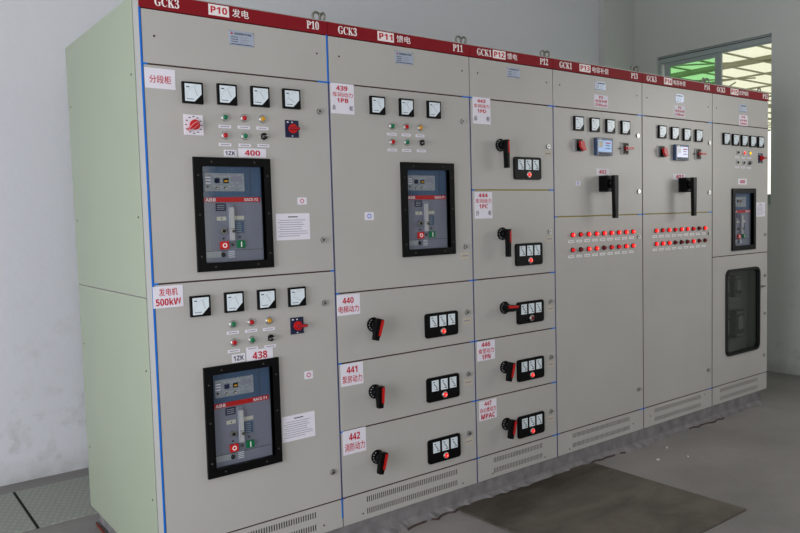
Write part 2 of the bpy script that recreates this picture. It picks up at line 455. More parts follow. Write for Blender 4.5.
def eye_mb(flip):
    b = MB(); b.box(-.012, .012, -.012, .012, 0, .006, 'steel', .002)
    b.torus((0, 0, .027), .018, .0052, 'steel', ax='y' if flip else 'x')
    return b
def controller_mb(pale):
    b = MB(); b.box(-.074, .074, -.022, 0, -.05, .05, 'blueframe', .002)
    b.box(-.062, .062, -.0226, -.02, -.03, .036, 'screen_pale' if pale else 'screen')
    b.box(-.056, -.018, -.0232, -.0225, -.004, .030, 'white' if pale else 'cream'); b.box(.006, .052, -.0232, -.0225, .018, .024, 'redtxt'); b.box(.006, .044, -.0232, -.0225, .004, .008, 'navy')
    b.box(.006, .05, -.0232, -.0225, -.012, -.008, 'navy')
    for k in range(5): b.box(-.05+.022*k, -.04+.022*k, -.0235, -.0215, -.044, -.037, 'dark')
    b.box(-.055, -.03, -.0232, -.0218, .040, .045, 'cream'); return b

# --------------------------------------------------------- air breaker unit
IW, IH = .254, .372          # opening in the window frame
FWD, FHT = .322, .438        # outer size of the frame
def breaker(parent, cx, cz, model, far=False):
    y = .012
    x0, z1 = cx-IW/2-.012, cz+IH/2
    U = lambda u: x0+u*(IW+.008)-cx
    V = lambda v: z1-v*IH-cz
    loc = (cx, 0, cz)
    fr = MB(); ring = []
    for a, b_, c, d in ((-FWD/2, FWD/2, IH/2, FHT/2), (-FWD/2, FWD/2, -FHT/2, -IH/2), (-FWD/2, -IW/2, -IH/2, IH/2), (IW/2, FWD/2, -IH/2, IH/2)):
        fr.box(a, b_, -.012, .006, c, d, 'black')
    fr.box(-IW/2-.003, -IW/2, -.012, y, -IH/2, IH/2, 'blackm'); fr.box(IW/2, IW/2+.003, -.012, y, -IH/2, IH/2, 'blackm')
    for sx in (-.09, .09):
        for sz in (-1, 1): fr.disc(sx, sz*(FHT/2-.017), -.0135, -.011, .0035, 'dim', n=8)
    for sz in (-.16, 0, .15):
        for sx in (-1, 1): fr.disc(sx*(FWD/2-.016), sz, -.0135, -.011, .0035, 'dim', n=8)
    put('window_frame', fr, loc, parent, 'black screwed frame around the breaker window')
    bd = MB(); bd.box(-IW/2-.02, IW/2+.02, y, y+.2, V(.325), IH/2+.02, 'brk_blue'); bd.box(-IW/2-.02, IW/2+.02, y, y+.2, -IH/2-.02, V(.325), 'brk_grey')
    bd.box(U(.06), U(.80), y-.002, y, V(.29), V(.05), 'brk_blue', .001)
    bd.box(U(0), U(1), y-.001, y, V(.885), V(.88), 'dim')
    bd.box(U(.84), U(.845), y-.001, y, V(.31), V(.01), 'dim')
    put('breaker_body', bd, loc, parent, 'grey and blue-grey front of the air circuit breaker')
    tp = MB(); tp.box(U(.10), U(.73), y-.006, y-.001, V(.26), V(.07), 'brk_panel', .001)
    tp.box(U(.25), U(.33), y-.008, y-.005, V(.175), V(.125), 'navy'); tp.box(U(.39), U(.47), y-.008, y-.005, V(.175), V(.125), 'dark'); tp.box(U(.405), U(.455), y-.009, y-.0075, V(.16), V(.145), 'yellowlens')
    for u in (.285, .42): tp.disc(U(u), V(.225), y-.008, y-.005, .005, 'dark', n=10); tp.box(U(u)-.002, U(u)+.004, y-.009, y-.0078, V(.235), V(.225), 'cream')
    tp.disc(U(.14), V(.21), y-.008, y-.005, .004, 'dark', n=10); tp.box(U(.52), U(.69), y-.0068, y-.0058, V(.16), V(.10), 'brk_grey')
    for k in range(3): tp.box(U(.11), U(.19), y-.0068, y-.0058, V(.12+.03*k), V(.11+.03*k), 'paper')
    for v in (.10, .21): tp.box(U(.215), U(.5), y-.0068, y-.0058, V(v+.006), V(v), 'light_grey')
    put('trip_unit', tp, loc, parent)
    rb = MB(); rb.box(U(.02), U(.985), y-.004, y, V(.372), V(.322), 'red')
    rb.text('ABB', U(.10), U(.26), V(.365), V(.330), y-.004, 'whitetxt', .03); rb.text(model, U(.72), U(.95), V(.363), V(.332), y-.004, 'whitetxt', .02)
    put('nameplate_band', rb, loc, parent, 'red band with white lettering')
    def plate(u0, u1, v0, v1, mat, fn=None, label=None):
        p = MB(); p.box(U(u0), U(u1), y-.002, y, V(v1), V(v0), mat)
        if fn: fn(p)
        put('marking_plate', p, loc, parent, label)
    def lines(u0, u1, v, dv, n, mat):
        def f(p):
            for k in range(n): p.box(U(u0), U(u1), y-.0026, y-.0015, V(v+.007+dv*k), V(v+dv*k), mat)
        return f
    plate(.26, .42, .385, .465, 'navy', lines(.28, .40, .402, .02, 3, 'light_grey'), 'navy blue plate with pale lines')
    plate(.27, .42, .525, .565, 'cream', lambda p: p.disc(U(.345), V(.545), y-.0028, y-.0015, .003, 'dark', n=8), 'cream plate with a dark dot')
    plate(.55, .71, .52, .56, 'cream')
    plate(.56, .70, .58, .70, 'brk_blue', lines(.575, .66, .594, .022, 5, 'light_grey'))
    plate(.08, .32, .885, .95, 'light_grey')
    plate(.42, .54, .88, .97, 'brk_grey', lines(.43, .535, .89, .02, 4, 'white'))
    lv = MB(); lv.box(U(.44), U(.535), y-.006, y, V(.79), V(.385), 'brk_grey', .001); lv.box(U(.455), U(.53), y-.016, y-.006, V(.78), V(.425), 'light_grey', .002)
    lv.box(U(.455), U(.53), y-.0165, y-.0155, V(.655), V(.65), 'dim')
    put('charging_lever', lv, loc, parent, 'pale upright charging lever')
    kl = MB(); kl.disc(U(.365), V(.675), y-.010, y, .0115, 'steel'); kl.disc(U(.365), V(.675), y-.0115, y-.009, .007, 'dark'); kl.disc(U(.50), V(.68), y-.025, y-.019, .006, 'dim')
    put('key_lock', kl, loc, parent)
    st = MB(); st.box(U(.30), U(.435), y-.010, y, V(.868), V(.785), 'red', .002); st.ring(U(.3675), V(.8265), y-.011, y-.0098, .0095, .0055, 'whitetxt')
    put('stop_button', st, loc, parent, 'red square button with a white ring')
    go = MB(); go.box(U(.57), U(.70), y-.010, y, V(.862), V(.78), 'green', .002); go.box(U(.628), U(.642), y-.011, y-.0098, V(.85), V(.795), 'whitetxt')
    put('start_button', go, loc, parent, 'green square button with a white stroke')
    for u, v, r in ((.36, .755, .0035), (.63, .745, .0035), (.51, .825, .006), (.35, .925, .0095)):
        sm = MB(); sm.disc(U(u), V(v), y-.003, y, r, 'dark' if r != .006 else 'dim', n=12); put('knob', sm, loc, parent)
    gl = MB(); gl.box(-IW/2, IW/2, .004, .006, -IH/2, IH/2, 'glass')
    put('window_pane', gl, loc, parent, 'clear plastic pane')

# ------------------------------------------------------------------ layout
SX = [0, .79494, 1.61084, 2.22512, 3.03825, 3.83557, 4.60119]
D = 1.0385; H = 2.2; RB = 2.1424; ROW = 1.943; KICK = .1274; FLOOR = -.1
G = .0032

def door_mesh(x0, x1, z0, z1, holes=(), mat='paint', th=.02):
    b = MB(); x0 += G; x1 -= G; z0 += G; z1 -= G
    if not holes:
        b.box(x0, x1, 0, th, z0, z1, mat, .0015)
    else:
        hx0, hx1, hz0, hz1 = holes
        b.box(x0, x1, 0, th, z0, hz0, mat); b.box(x0, x1, 0, th, hz1, z1, mat)
        b.box(x0, hx0, 0, th, hz0, hz1, mat); b.box(hx1, x1, 0, th, hz0, hz1, mat)
    return b
def kick_mesh(x0, x1, z1, s0, s1):
    b = MB(); a, c = x0+G, x1-G; y0, y1 = 0, .003
    rows = ((.0225, .0495), (.0775, .1045)); zz = [0.001, rows[0][0], rows[0][1], rows[1][0], rows[1][1], z1-G]
    for k in (0, 2, 4): b.box(a, c, y0, y1, zz[k], zz[k+1], 'paint')
    for r0, r1 in rows:
        b.box(a, s0, y0, y1, r0, r1, 'paint'); b.box(s1, c, y0, y1, r0, r1, 'paint')
        n = int((s1-s0)/.0115); p = (s1-s0)/n
        for k in range(n): b.box(s0+p*k+p*.6, s0+p*(k+1), y0, y1, r0, r1, 'paint')
    b.box(a, c, .006, .008, 0.001, z1-G, 'dim')
    b.box(a, a+.01, y1, .02, .001, z1-G, 'paint'); b.box(c-.01, c, y1, .02, .001, z1-G, 'paint')
    return b
def small(key, fn, name, px, parent, label=None, dy=0):
    p = at(*px); return put(name, cached(key, fn), (p.x, 0+dy, p.z), parent, label)

def label_sticker(door, px0, px1, lines, label, extra=None, mat='paper'):
    """lines: (text, v0, v1, u0, u1, material) fractions from the top left"""
    a, b_ = at(*px0), at(*px1); w, h = b_.x-a.x, a.z-b_.z
    m = MB(); m.box(0, w, -.0012, 0, -h, 0, mat)
    for s, v0, v1, u0, u1, mt in lines: m.text(s, w*u0, w*u1, -h*v1, -h*v0, -.0012, mt, .025)
    return put('label_sticker', m, (a.x, 0, a.z), door, label)

def nameplate(door, px0, px1):
    a, b_ = at(*px0), at(*px1); w, h = b_.x-a.x, a.z-b_.z
    m = MB(); m.box(0, w, -.0015, 0, -h, 0, 'silver_plate')
    m.text('▲', w*.06, w*.16, -h*.26, -h*.10, -.0015, 'redtxt', .01)
    m.text('低压成套开关设备', w*.22, w*.9, -h*.28, -h*.12, -.0015, 'ink', .01)
    for k in range(3):
        m.box(w*.08, w*.36, -.002, -.0014, -h*(.46+.15*k), -h*(.42+.15*k), 'ink'); m.box(w*.44, w*(.74+.06*(k % 2)), -.002, -.0014, -h*(.46+.15*k), -h*(.42+.15*k), 'faint')
    m.box(w*.08, w*.92, -.002, -.0014, -h*.93, -h*.88, 'navy')
    for u in (.03, .97):
        for v in (.05, .95): m.disc(w*u, -h*v, -.003, -.001, .0022, 'steel', n=8)
    put('rating_plate', m, (a.x, 0, a.z), door, 'small silver rating plate')

def notice(door, corners, label='white printed notice sheet'):
    a, b_ = at(*corners[0]), at(*corners[1]); w, h = b_.x-a.x, a.z-b_.z
    m = MB(); m.box(0, w, -.001, 0, -h, 0, 'paper'); m.box(w*.36, w*.64, -.0014, -.0008, -h*.15, -h*.11, 'ink')
    rnd = random.Random(3)
    for k in range(8):
        v = .24+.085*k; m.box(w*(.06 if k % 2 else .1), w*(.94-rnd.random()*.3), -.0014, -.0008, -h*(v+.022), -h*v, 'faint')
    put('notice_sheet', m, (a.x, 0, a.z), door, label)

def tiny_sticker(door, px, mat, w=.034, h=.03, ink='redtxt'):
    p = at(*px)
    k = ('sticker', mat, w, h, ink)
    def f():
        m = MB(); m.prism(rrect(w, h, .004), -.001, 0, mat)
        m.ring(0, 0, -.0014, -.0008, h*.30, h*.2, ink) if ink != 'faint' else m.box(-w*.38, w*.38, -.0014, -.0008, -h*.15, h*.12, ink); return m
    put('tiny_sticker', cached(k, f), (p.x, 0, p.z), door)

def cabinet(i, label, code, cjk, gck, codebox, cjkbox, gckbox, right, post=False):
    x0, x1 = SX[i], SX[i+1]
    t = thing('switchgear_cabinet', label, 'electrical cabinet', (x0, 0, 0), 'row of low voltage switchgear cabinets')
    sh = MB(); s0 = x0+.001+(.0 if i else .004); s1 = x1-.001
    sh.box(s0, s0+.003, .021, D, .0, H, 'paint'); sh.box(s1-.003, s1, .021, D, .0, H, 'paint_side' if i == 5 else 'paint')
    sh.box(s0, s1, .021, D, H-.003, H, 'paint_side'); sh.box(s0, s1, D-.003, D, 0, H, 'paint_side'); sh.box(s0, s1, .021, D, 0, .003, 'dim')
    sh.box(s0, s1, .45, .455, 0, H, 'dim')
    put('cabinet_shell', sh, (0, 0, 0), t)
    hb = MB(); hb.box(x0+.001, x1-.001, -.003, .03, RB, H-.002, 'red_band', .0015)
    hb.box(x0+.001, x1-.001, -.0035, .02, H-.003, H+.001, 'post')
    def R(px): a, b_ = at(*px[0]), at(*px[1]); return a.x, b_.x, b_.z, a.z
    a = R(gckbox); hb.text(gck, a[0], a[1], RB+.012, RB+.047, -.003, 'whitetxt', -1)
    a = R(codebox); hb.box(a[0], a[1], -.0042, -.002, RB+.009, RB+.05, 'whitetxt'); hb.text(code, a[0]+.008, a[1]-.008, RB+.017, RB+.043, -.0042, 'redtxt', .03)
    a = R(cjkbox); hb.text(cjk, a[0], a[1], RB+.014, RB+.046, -.003, 'whitetxt', .012)
    a = R(right); hb.text(code, a[0], a[1], RB+.014, RB+.048, -.003, 'whitetxt', -1)
    put('header_band', hb, (0, 0, 0), t, 'crimson header strip lettered with the cabinet number')
    return t

def seam(t, x, z0, z1, mat, w=.0045, y=.004):
    m = MB(); m.box(x-w/2, x+w/2, -.0008, y, z0, z1, mat)
    put('edge_film' if 'blue' in mat else 'gap_gasket', m, (0, 0, 0), t, None)
def hgap(t, x0, x1, z, mat='gasket', ends='blue', n=.05):
    m = MB(); m.box(x0+.001, x1-.001, .003, .015, z-.0042, z+.0042, mat)
    put('gap_gasket', m, (0, 0, 0), t, 'yellowed foam strip in the gap' if mat.startswith('yellow') else None)
    if ends:
        for a, c in ((x1-n, x1-.001), (x0+.001, x0+.018)):
            m = MB(); m.box(a, c, -.0006, .006, z-.0035, z+.0035, ends); put('edge_film', m, (0, 0, 0), t, 'blue protective film remnant')

def new_door(t, x0, x1, z0, z1, hole=None, name='door', label=None):
    return put(name, door_mesh(x0, x1, z0, z1, hole or ()), (0, 0, 0), t, label)

def eyes(t, pts):
    for k, (x, y) in enumerate(pts): put('lifting_eye', cached(('lifting_eye', k % 2), lambda: eye_mb(k % 2 == 1)), (x, y, H+.001), t)

def lamp_bank(door, rows, under, skip=()):
    mats = (('green', 'red', 'yellow'), ('red', 'green', None))
    for r in range(2):
        for k in range(3):
            px = rows[r][k]; c = mats[r][k]
            if c: small(('indicator_lamp', c), lambda c=c: lamp_mb(c+'lens'), 'indicator_lamp', px, door, {'green': 'green lamp', 'red': 'red lamp', 'yellow': 'amber lamp'}[c])
            else: small('selector_knob', selector_mb, 'selector_knob', px, door, 'small black selector knob')
            small('lamp_tag', lambda: tag_mb(.052, .012), 'lamp_tag', (px[0], px[1]+under), door)
def meters(door, pts, nds):
    for p, n in zip(pts, nds): small(('panel_meter', n), lambda: meter_mb(.08, n), 'panel_meter', p, door)

# ---- P10
x0, x1 = SX[0], SX[1]
t = cabinet(0, 'tall grey cabinet P10 nearest the camera, with two breaker windows and pale green side', 'P10', '发电', 'GCK3', ((208, 7), (228.8, 19)), ((231.5, 9), (248.5, 19)), ((154, 0), (179, 11)), ((306, 19), (318.6, 30)))
ps = MB(); ps.box(x0-.001, x0+.0055, .0, .062, 0, H, 'post'); ps.box(x0-.001, x0+.0035, .06, .064, 0, H, 'dim')
put('corner_post', ps, (0, 0, 0), t)
for z0_, z1_ in ((0.0, 1.083), (1.089, H-.002)):
    m = MB(); m.box(x0-.004, x0+.003, .063, D-.002, z0_, z1_, 'paint_side', .002); sp = put('side_panel', m, (0, 0, 0), t, 'pale green-grey side panel')
    for yy in (.1, D-.05):
        for zz in (z0_+.3, z1_-.28): put('screw', cached('screw', screw_mb), (x0-.004, yy, zz), sp).rotation_euler = (0, 0, -math.pi/2)
X0 = x0+.006
hp = new_door(t, X0, x1, ROW, RB, name='top_panel')
nameplate(hp, (228.5, 29.6), (253.9, 47.9))
for p in ((154, 36), (316.7, 53.5)): small('screw', screw_mb, 'screw', p, hp)
c1 = (.3365, 1.3925)
hole = lambda c: (c[0]-IW/2-.006, c[0]+IW/2+.006, c[1]-IH/2-.006, c[1]+IH/2+.006)
d1 = new_door(t, X0, x1, 1.1395, ROW, hole(c1), label='upper door with meters, lamps and a breaker window')
label_sticker(d1, (144.2, 67), (175.6, 90), [('分段柜', .34, .74, .14, .86, 'redtxt')], 'white sticker with red characters')
meters(d1, [(191.8, 93.2), (226.2, 94.9), (259.2, 97.1), (290.5, 99.3)], (70, 64, 60, 30))
small('selector_switch_a', white_rotary_mb, 'selector_switch', (193.5, 125), d1, 'red knob on a white dial plate')
lamp_bank(d1, (((224.8, 117.4), (243.9, 118.2), (262.3, 119.1)), ((225, 135.4), (244.7, 136.1), (263.3, 136.5))), 9.2)
small('selector_switch_b', lambda: black_rotary_mb(False), 'selector_switch', (291.7, 129), d1, 'red grip on a dark square plate')
for p in ((319.2, 111.5), (323.1, 240)): small('door_lock', lock_mb, 'door_lock', p, d1)
label_sticker(d1, (223.7, 149.6), (236.6, 156.8), [('1ZK', .2, .8, .1, .9, 'ink')], 'small handwritten white tag')
label_sticker(d1, (238.2, 148), (266, 157.8), [('400', .2, .82, .22, .78, 'redtxt')], 'white tag numbered 400')
tiny_sticker(d1, (302, 201), 'paper', .044, .03)
notice(d1, ((275.5, 213.8), (310.2, 239.1)))
breaker(d1, c1[0], c1[1], 'SACE F2')
c2 = (.3405, .5835)
d2 = new_door(t, X0, x1, KICK, 1.1395, hole(c2), label='lower door with meters, lamps and a breaker window')
label_sticker(d2, (152.4, 287), (183.5, 306), [('发电机', .10, .46, .2, .82, 'redtxt'), ('500kW', .56, .9, .08, .92, 'redtxt')], 'white sticker with red characters')
meters(d2, [(199.5, 305.8), (233.3, 301.8), (265.7, 299), (296.1, 296.5)], (72, 66, 60, 28))
lamp_bank(d2, (((232.8, 324.1), (251.1, 322.1), (268.8, 320.4)), ((233.9, 342.4), (251.9, 339.8), (270.2, 337.6))), 8.6)
small('selector_switch_c', lambda: black_rotary_mb(True), 'selector_switch', (296.8, 325.5), d2, 'red lever on a dark square plate')
for p in ((324.3, 302.9), (332.6, 471.9)): small('door_lock', lock_mb, 'door_lock', p, d2)
label_sticker(d2, (231.8, 354.8), (245.2, 361), [('1ZK', .2, .8, .1, .9, 'ink')], 'small handwritten white tag')
label_sticker(d2, (246.3, 350.8), (273, 358.6), [('438', .2, .82, .22, .78, 'redtxt')], 'white tag numbered 438')
tiny_sticker(d2, (308.6, 374.9), 'paper', .042, .034)
notice(d2, ((281.7, 417.5), (315.4, 435.5)))
breaker(d2, c2[0], c2[1], 'SACE F1')
kp = put('vented_kick_panel', kick_mesh(X0, x1, KICK, .13, .663), (0, 0, 0), t)
for p in ((324, 525.4),): small('screw', screw_mb, 'screw', p, kp)
seam(t, x0+.003, 0, RB, 'blue', .007, .01)
hgap(t, X0, x1, ROW, 'gasket', 'blue', .055); hgap(t, X0, x1, 1.1395, 'gasket', 'blue', .02); hgap(t, X0, x1, KICK, 'gasket', 'dusk_blue', .012)
seam(t, x1-.0036, ROW, RB, 'blue', .007); seam(t, x1-.0036, .04, KICK, 'blue', .006); seam(t, x1-.0036, KICK, ROW, 'dusk_blue')
eyes(t, [(.055, .985), (.775, .05)])

# ---- P11
x0, x1 = SX[1], SX[2]
t = cabinet(1, 'cabinet P11 with one breaker window above three drawers, right of the P10 cabinet', 'P11', '馈电', 'GCK3', ((377, 31), (393.4, 41.9)), ((396, 33.8), (410, 41.6)), ((337.5, 25.2), (356.5, 35.6)), ((452.3, 41.2), (462.4, 50.6)))
hp = new_door(t, x0, x1, ROW, RB, name='top_panel')
nameplate(hp, (394.9, 50.6), (412.9, 65.3))
for p in ((338.9, 56.5), (461.8, 70.9)): small('screw', screw_mb, 'screw', p, hp)
c3 = (1.326, 1.3965)
d = new_door(t, x0, x1, 1.038, ROW, hole(c3), label='upper door with meters, lamps and a breaker window')
label_sticker(d, (330.1, 82.3), (354.4, 114.8), [('439', .08, .24, .24, .72, 'redtxt'), ('车间动力', .29, .45, .08, .94, 'redtxt'), ('1PB', .49, .63, .26, .74, 'redtxt'), ('总', .72, .88, .05, .2, 'ink'), ('柜', .72, .88, .78, .95, 'ink')], 'white sticker numbered 439')
meters(d, [(376.5, 105.7), (405.4, 107.9), (432.8, 110)], (62, 56, 50))
lamp_bank(d, (((391.9, 126.1), (406.1, 126.9), (420, 127.8)), ((392.4, 141.9), (406.7, 142.3), (421.3, 142.8))), 8.1)
for p in ((462.4, 121.4), (465.6, 246.6)): small('door_lock', lock_mb, 'door_lock', p, d)
tiny_sticker(d, (465, 255.6), 'paper_warm', .05, .028, 'faint'); tiny_sticker(d, (369.2, 216.1), 'paper', .05, .036, 'blue')
breaker(d, c3[0], c3[1], 'SACE F1')

def small_meter_mb():
    b = MB(); b.box(-.021, .021, -.003, 0, -.0265, .0265, 'face', .001)
    for k, (x, z, w, a) in enumerate(((-.010, .017, .012, 0), (.001, -.002, .030, -.85), (.008, -.018, .016, 0))):
        n0 = len(b.bm.verts); b.box(x-w/2, x+w/2, -.0036, -.0028, z-.0018, z+.0018, 'ink'); b.rot(a, x, z, n0)
    return b
def panel_mb(off):
    b = MB(); b.prism(rrect(.208, .118, .014), -.010, 0, 'black', .002); return b
def drawer(t, x0, x1, z0, z1, sticker, hub, ang, panelpx, lockpx, stpx, long=False, lit=True, desc=''):
    d = new_door(t, x0, x1, z0, z1, None, 'drawer_front', desc)
    if sticker: label_sticker(d, *sticker)
    p = at(*hub)
    m = drawer_handle_mb(ang, long); put('rotary_handle', m, (p.x, 0, p.z), d, 'black rotary handle with a red grip')
    ps = [at(*q) for q in panelpx]; cx = sum(q.x for q in ps)/4; cz = sum(q.z for q in ps)/4
    pm = put('meter_panel', cached('meter_panel', lambda: panel_mb(0)), (cx, 0, cz), d, 'black rounded bezel')
    for k in range(3):
        put('small_meter', cached('small_meter', small_meter_mb), (cx-.055+.057*k, -.0095, cz+.019), d)
    lens = 'lit_red' if lit else 'darkred'
    put('indicator_lamp', cached(('indicator_lamp', lens), lambda: lamp_mb(lens, True)), (cx+.004, -.0095, cz-.033), d, 'lit red lamp' if lit else 'unlit red lamp')
    small('door_lock', lock_mb, 'door_lock', lockpx, d); tiny_sticker(d, stpx, 'paper_warm', .052, .026, 'faint')
    return d
ZS = [1.038, .729, .4255, KICK]
W = x0, x1
drawer(t, *W, .729, 1.038, ((336.5, 295.6), (360.2, 313.5), [('440', .14, .44, .24, .72, 'redtxt'), ('电梯动力', .54, .88, .06, .94, 'redtxt')], 'white sticker numbered 440'), (372.5, 324.4), -16, ((423.8, 313.9), (457.4, 309.9), (457.4, 334.1), (424.6, 338.8)), (466.9, 312), (466.9, 320.6), desc='drawer front numbered 440')
drawer(t, *W, .4255, .729, ((340.3, 365), (363.4, 383), [('441', .14, .44, .26, .74, 'redtxt'), ('泵房动力', .54, .88, .06, .94, 'redtxt')], 'white sticker numbered 441'), (374.1, 391.2), -2, ((424.8, 378.6), (458.7, 372.8), (459.5, 396.5), (426.2, 402.3)), (468.4, 373.9), (468.4, 382), desc='drawer front numbered 441')
drawer(t, *W, KICK, .4255, ((342.6, 431.8), (366.2, 450), [('442', .14, .44, .26, .74, 'redtxt'), ('消防动力', .54, .88, .06, .94, 'redtxt')], 'white sticker numbered 442'), (376.8, 456.4), -14, ((426.7, 441.1), (459.5, 433.2), (460, 455.6), (428, 463.5)), (469, 433.2), (469, 441.1), desc='drawer front numbered 442')
kp = put('vented_kick_panel', kick_mesh(x0, x1, KICK, .925, 1.478), (0, 0, 0), t)
for p in ((363, 513.5), (462.8, 483.2)): small('screw', screw_mb, 'screw', p, kp)
hgap(t, x0, x1, ROW, 'gasket', 'blue', .05)
for z in ZS: hgap(t, x0, x1, z, 'gasket', 'blue' if z < 1.2 and z > .2 else 'dusk_blue', .03)
seam(t, x1-.0036, 0, ROW, 'dusk_blue')
eyes(t, [(x0+.010, .05), (1.589, .05)])

# ---- P12
x0, x1 = SX[2], SX[3]
t = cabinet(2, 'narrow cabinet P12 made of five stacked drawers with black handles', 'P12', '馈电', 'GCK1', ((492.3, 49.1), (505, 57.8)), ((506.6, 51), (516.7, 57.8)), ((476.5, 46), (491, 54.4)), ((539.4, 55.7), (547.6, 63.4)))
hp = new_door(t, x0, x1, ROW, RB, name='top_panel')
nameplate(hp, (506.9, 66.6), (519.7, 78.8))
for p in ((477.4, 73.1), (546.3, 82.5)): small('screw', screw_mb, 'screw', p, hp)
Z12 = [ROW, 1.4887, 1.038, .729, .4255, KICK]
drawer(t, x0, x1, 1.4887, ROW, ((472.3, 96.6), (490.6, 124.7), [('443', .07, .2, .26, .72, 'redtxt'), ('车间动力', .25, .4, .06, .94, 'redtxt'), ('1PD', .45, .58, .26, .74, 'redtxt'), ('总', .7, .88, .06, .24, 'ink'), ('柜', .7, .88, .76, .94, 'ink')], 'white sticker numbered 443'), (499.8, 145.3), 1, ((513.3, 156.8), (540, 157.5), (540, 179.8), (513.3, 179.8)), (547.8, 146.6), (548.5, 153.7), True, desc='drawer front numbered 443')
drawer(t, x0, x1, 1.038, 1.4887, ((474.2, 192), (492.4, 218.3), [('444', .05, .2, .22, .74, 'redtxt'), ('车间动力', .25, .42, .06, .94, 'redtxt'), ('1PC', .46, .62, .26, .74, 'redtxt'), ('分', .7, .88, .06, .24, 'ink'), ('柜', .7, .88, .76, .94, 'ink')], 'white sticker numbered 444'), (501.6, 233.7), 0, ((514, 244.5), (541.5, 242.3), (542.2, 263), (514.7, 266.4)), (549.3, 231.7), (549.5, 238.8), True, desc='drawer front numbered 444')
drawer(t, x0, x1, .729, 1.038, None, (503.9, 307.6), 88, ((515.9, 302.6), (542.2, 299), (542.7, 320.6), (517.4, 324.7)), (550.5, 301.3), (550.5, 308.5), False, False, desc='drawer front with the handle turned sideways')
drawer(t, x0, x1, .4255, .729, ((476.9, 342.2), (494.9, 358.4), [('446', .06, .3, .24, .74, 'redtxt'), ('食堂动力', .38, .64, .06, .94, 'redtxt'), ('1PN', .7, .94, .26, .74, 'redtxt')], 'white sticker numbered 446'), (504.3, 366.9), -14, ((516.3, 359.9), (542.5, 356.2), (543.6, 375.9), (517.1, 382.4)), (550.9, 357), (550.6, 364.1), desc='drawer front numbered 446')
drawer(t, x0, x1, KICK, .4255, ((478.9, 402), (496.6, 417), [('447', .06, .28, .3, .7, 'redtxt'), ('办公楼动力', .36, .62, .04, .96, 'redtxt'), ('MPAC', .68, .94, .1, .9, 'redtxt')], 'white sticker numbered 447'), (505.8, 423.7), -12, ((516.9, 417.5), (543, 411.4), (543.6, 431), (517.7, 438.1)), (550.9, 411.1), (550.6, 418.4), desc='drawer front numbered 447')
kp = put('vented_kick_panel', kick_mesh(x0, x1, KICK, 1.727, 2.104), (0, 0, 0), t)
for p in ((492.7, 473.6), (545, 457)): small('screw', screw_mb, 'screw', p, kp)
for z in Z12: hgap(t, x0, x1, z, 'yellow_gasket' if abs(z-1.4887) < .01 else 'gasket', 'blue', .04)
seam(t, x1-.0036, 0, ROW, 'dusk_blue')
eyes(t, [(x0+.010, .05), (2.203, .05)])

# ---- P13, P14
def cap_cab(i, label, code, gck, boxes, plate, stick, screws, mts, nds, rot1, scr, rot2, tagpx, hx, locks, rows, lit, kick, kscrews, eyept, gap_mat, extra=None, pale=False):
    x0, x1 = SX[i], SX[i+1]
    t = cabinet(i, label, code, '电容补偿', gck, *boxes)
    hp = new_door(t, x0, x1, ROW, RB, name='top_panel'); nameplate(hp, *plate)
    label_sticker(hp, *stick, [('P3', .08, .3, .35, .62, 'redtxt'), ('电容补偿', .38, .62, .08, .92, 'redtxt'), ('270kvar', .7, .9, .06, .94, 'redtxt')], 'white sticker with three red lines of writing')
    for p in screws: small('screw', screw_mb, 'screw', p, hp)
    d = new_door(t, x0, x1, 1.3414, ROW, label='upper door with meters, controller and large black handle')
    meters(d, mts, nds)
    small('selector_switch_d', lambda: flag_rotary_mb(0), 'selector_switch', rot1, d, 'red flag-shaped knob on a grey plate')
    small(('controller', pale), lambda: controller_mb(pale), 'power_factor_controller', scr, d, 'square controller with a lit screen')
    small('selector_switch_e', lambda: flag_rotary_mb(1), 'selector_switch', rot2, d, 'red lever knob on a grey plate')
    a = (tagpx[0]-6.2, tagpx[1]-3.2); b_ = (tagpx[0]+6.2, tagpx[1]+3.2)
    label_sticker(d, a, b_, [('402' if i == 3 else '401', .2, .8, .2, .8, 'redtxt')], 'small white tag')
    put('isolator_handle', cached('isolator_handle', big_handle_mb), (hx[0], 0, hx[1]), d, 'large black isolator handle pointing down')
    for p in locks[:2]: small('door_lock', lock_mb, 'door_lock', p, d)
    if extra: tiny_sticker(d, extra, 'paper', .04, .026, 'blue')
    d2 = new_door(t, x0, x1, KICK, 1.3414, label='tall lower door with two rows of red lamps')
    for p in locks[2:]: small('door_lock', lock_mb, 'door_lock', p, d2)
    xa, xb, za, zb = rows
    for r in range(2):
        for k in range(9):
            x = xa+(xb-xa)*k/8; z = (za, zb)[r]; ln = {'b': 'lit_red', 'm': 'lit_soft', 'd': 'darkred'}[lit[r][k]]
            put('indicator_lamp', cached(('led', ln), lambda: led_mb(ln)), (x, 0, z), d2, {'b': 'lit red lamp', 'm': 'faintly lit red lamp', 'd': 'unlit red lamp'}[lit[r][k]])
            put('lamp_tag', cached('lamp_tag_w', lambda: tag_mb(.046, .014, 'white')), (x-.01, 0, z-.037), d2)
    kp = put('vented_kick_panel', kick_mesh(x0, x1, KICK, *kick), (0, 0, 0), t)
    for p in kscrews: small('screw', screw_mb, 'screw', p, kp)
    hgap(t, x0, x1, ROW, 'gasket', 'blue', .05); hgap(t, x0, x1, 1.3414, gap_mat, 'blue', .05); hgap(t, x0, x1, KICK, 'gasket', 'blue', .04)
    seam(t, x1-.0036, 0, ROW, 'gasket', .004)
    eyes(t, eyept); return t
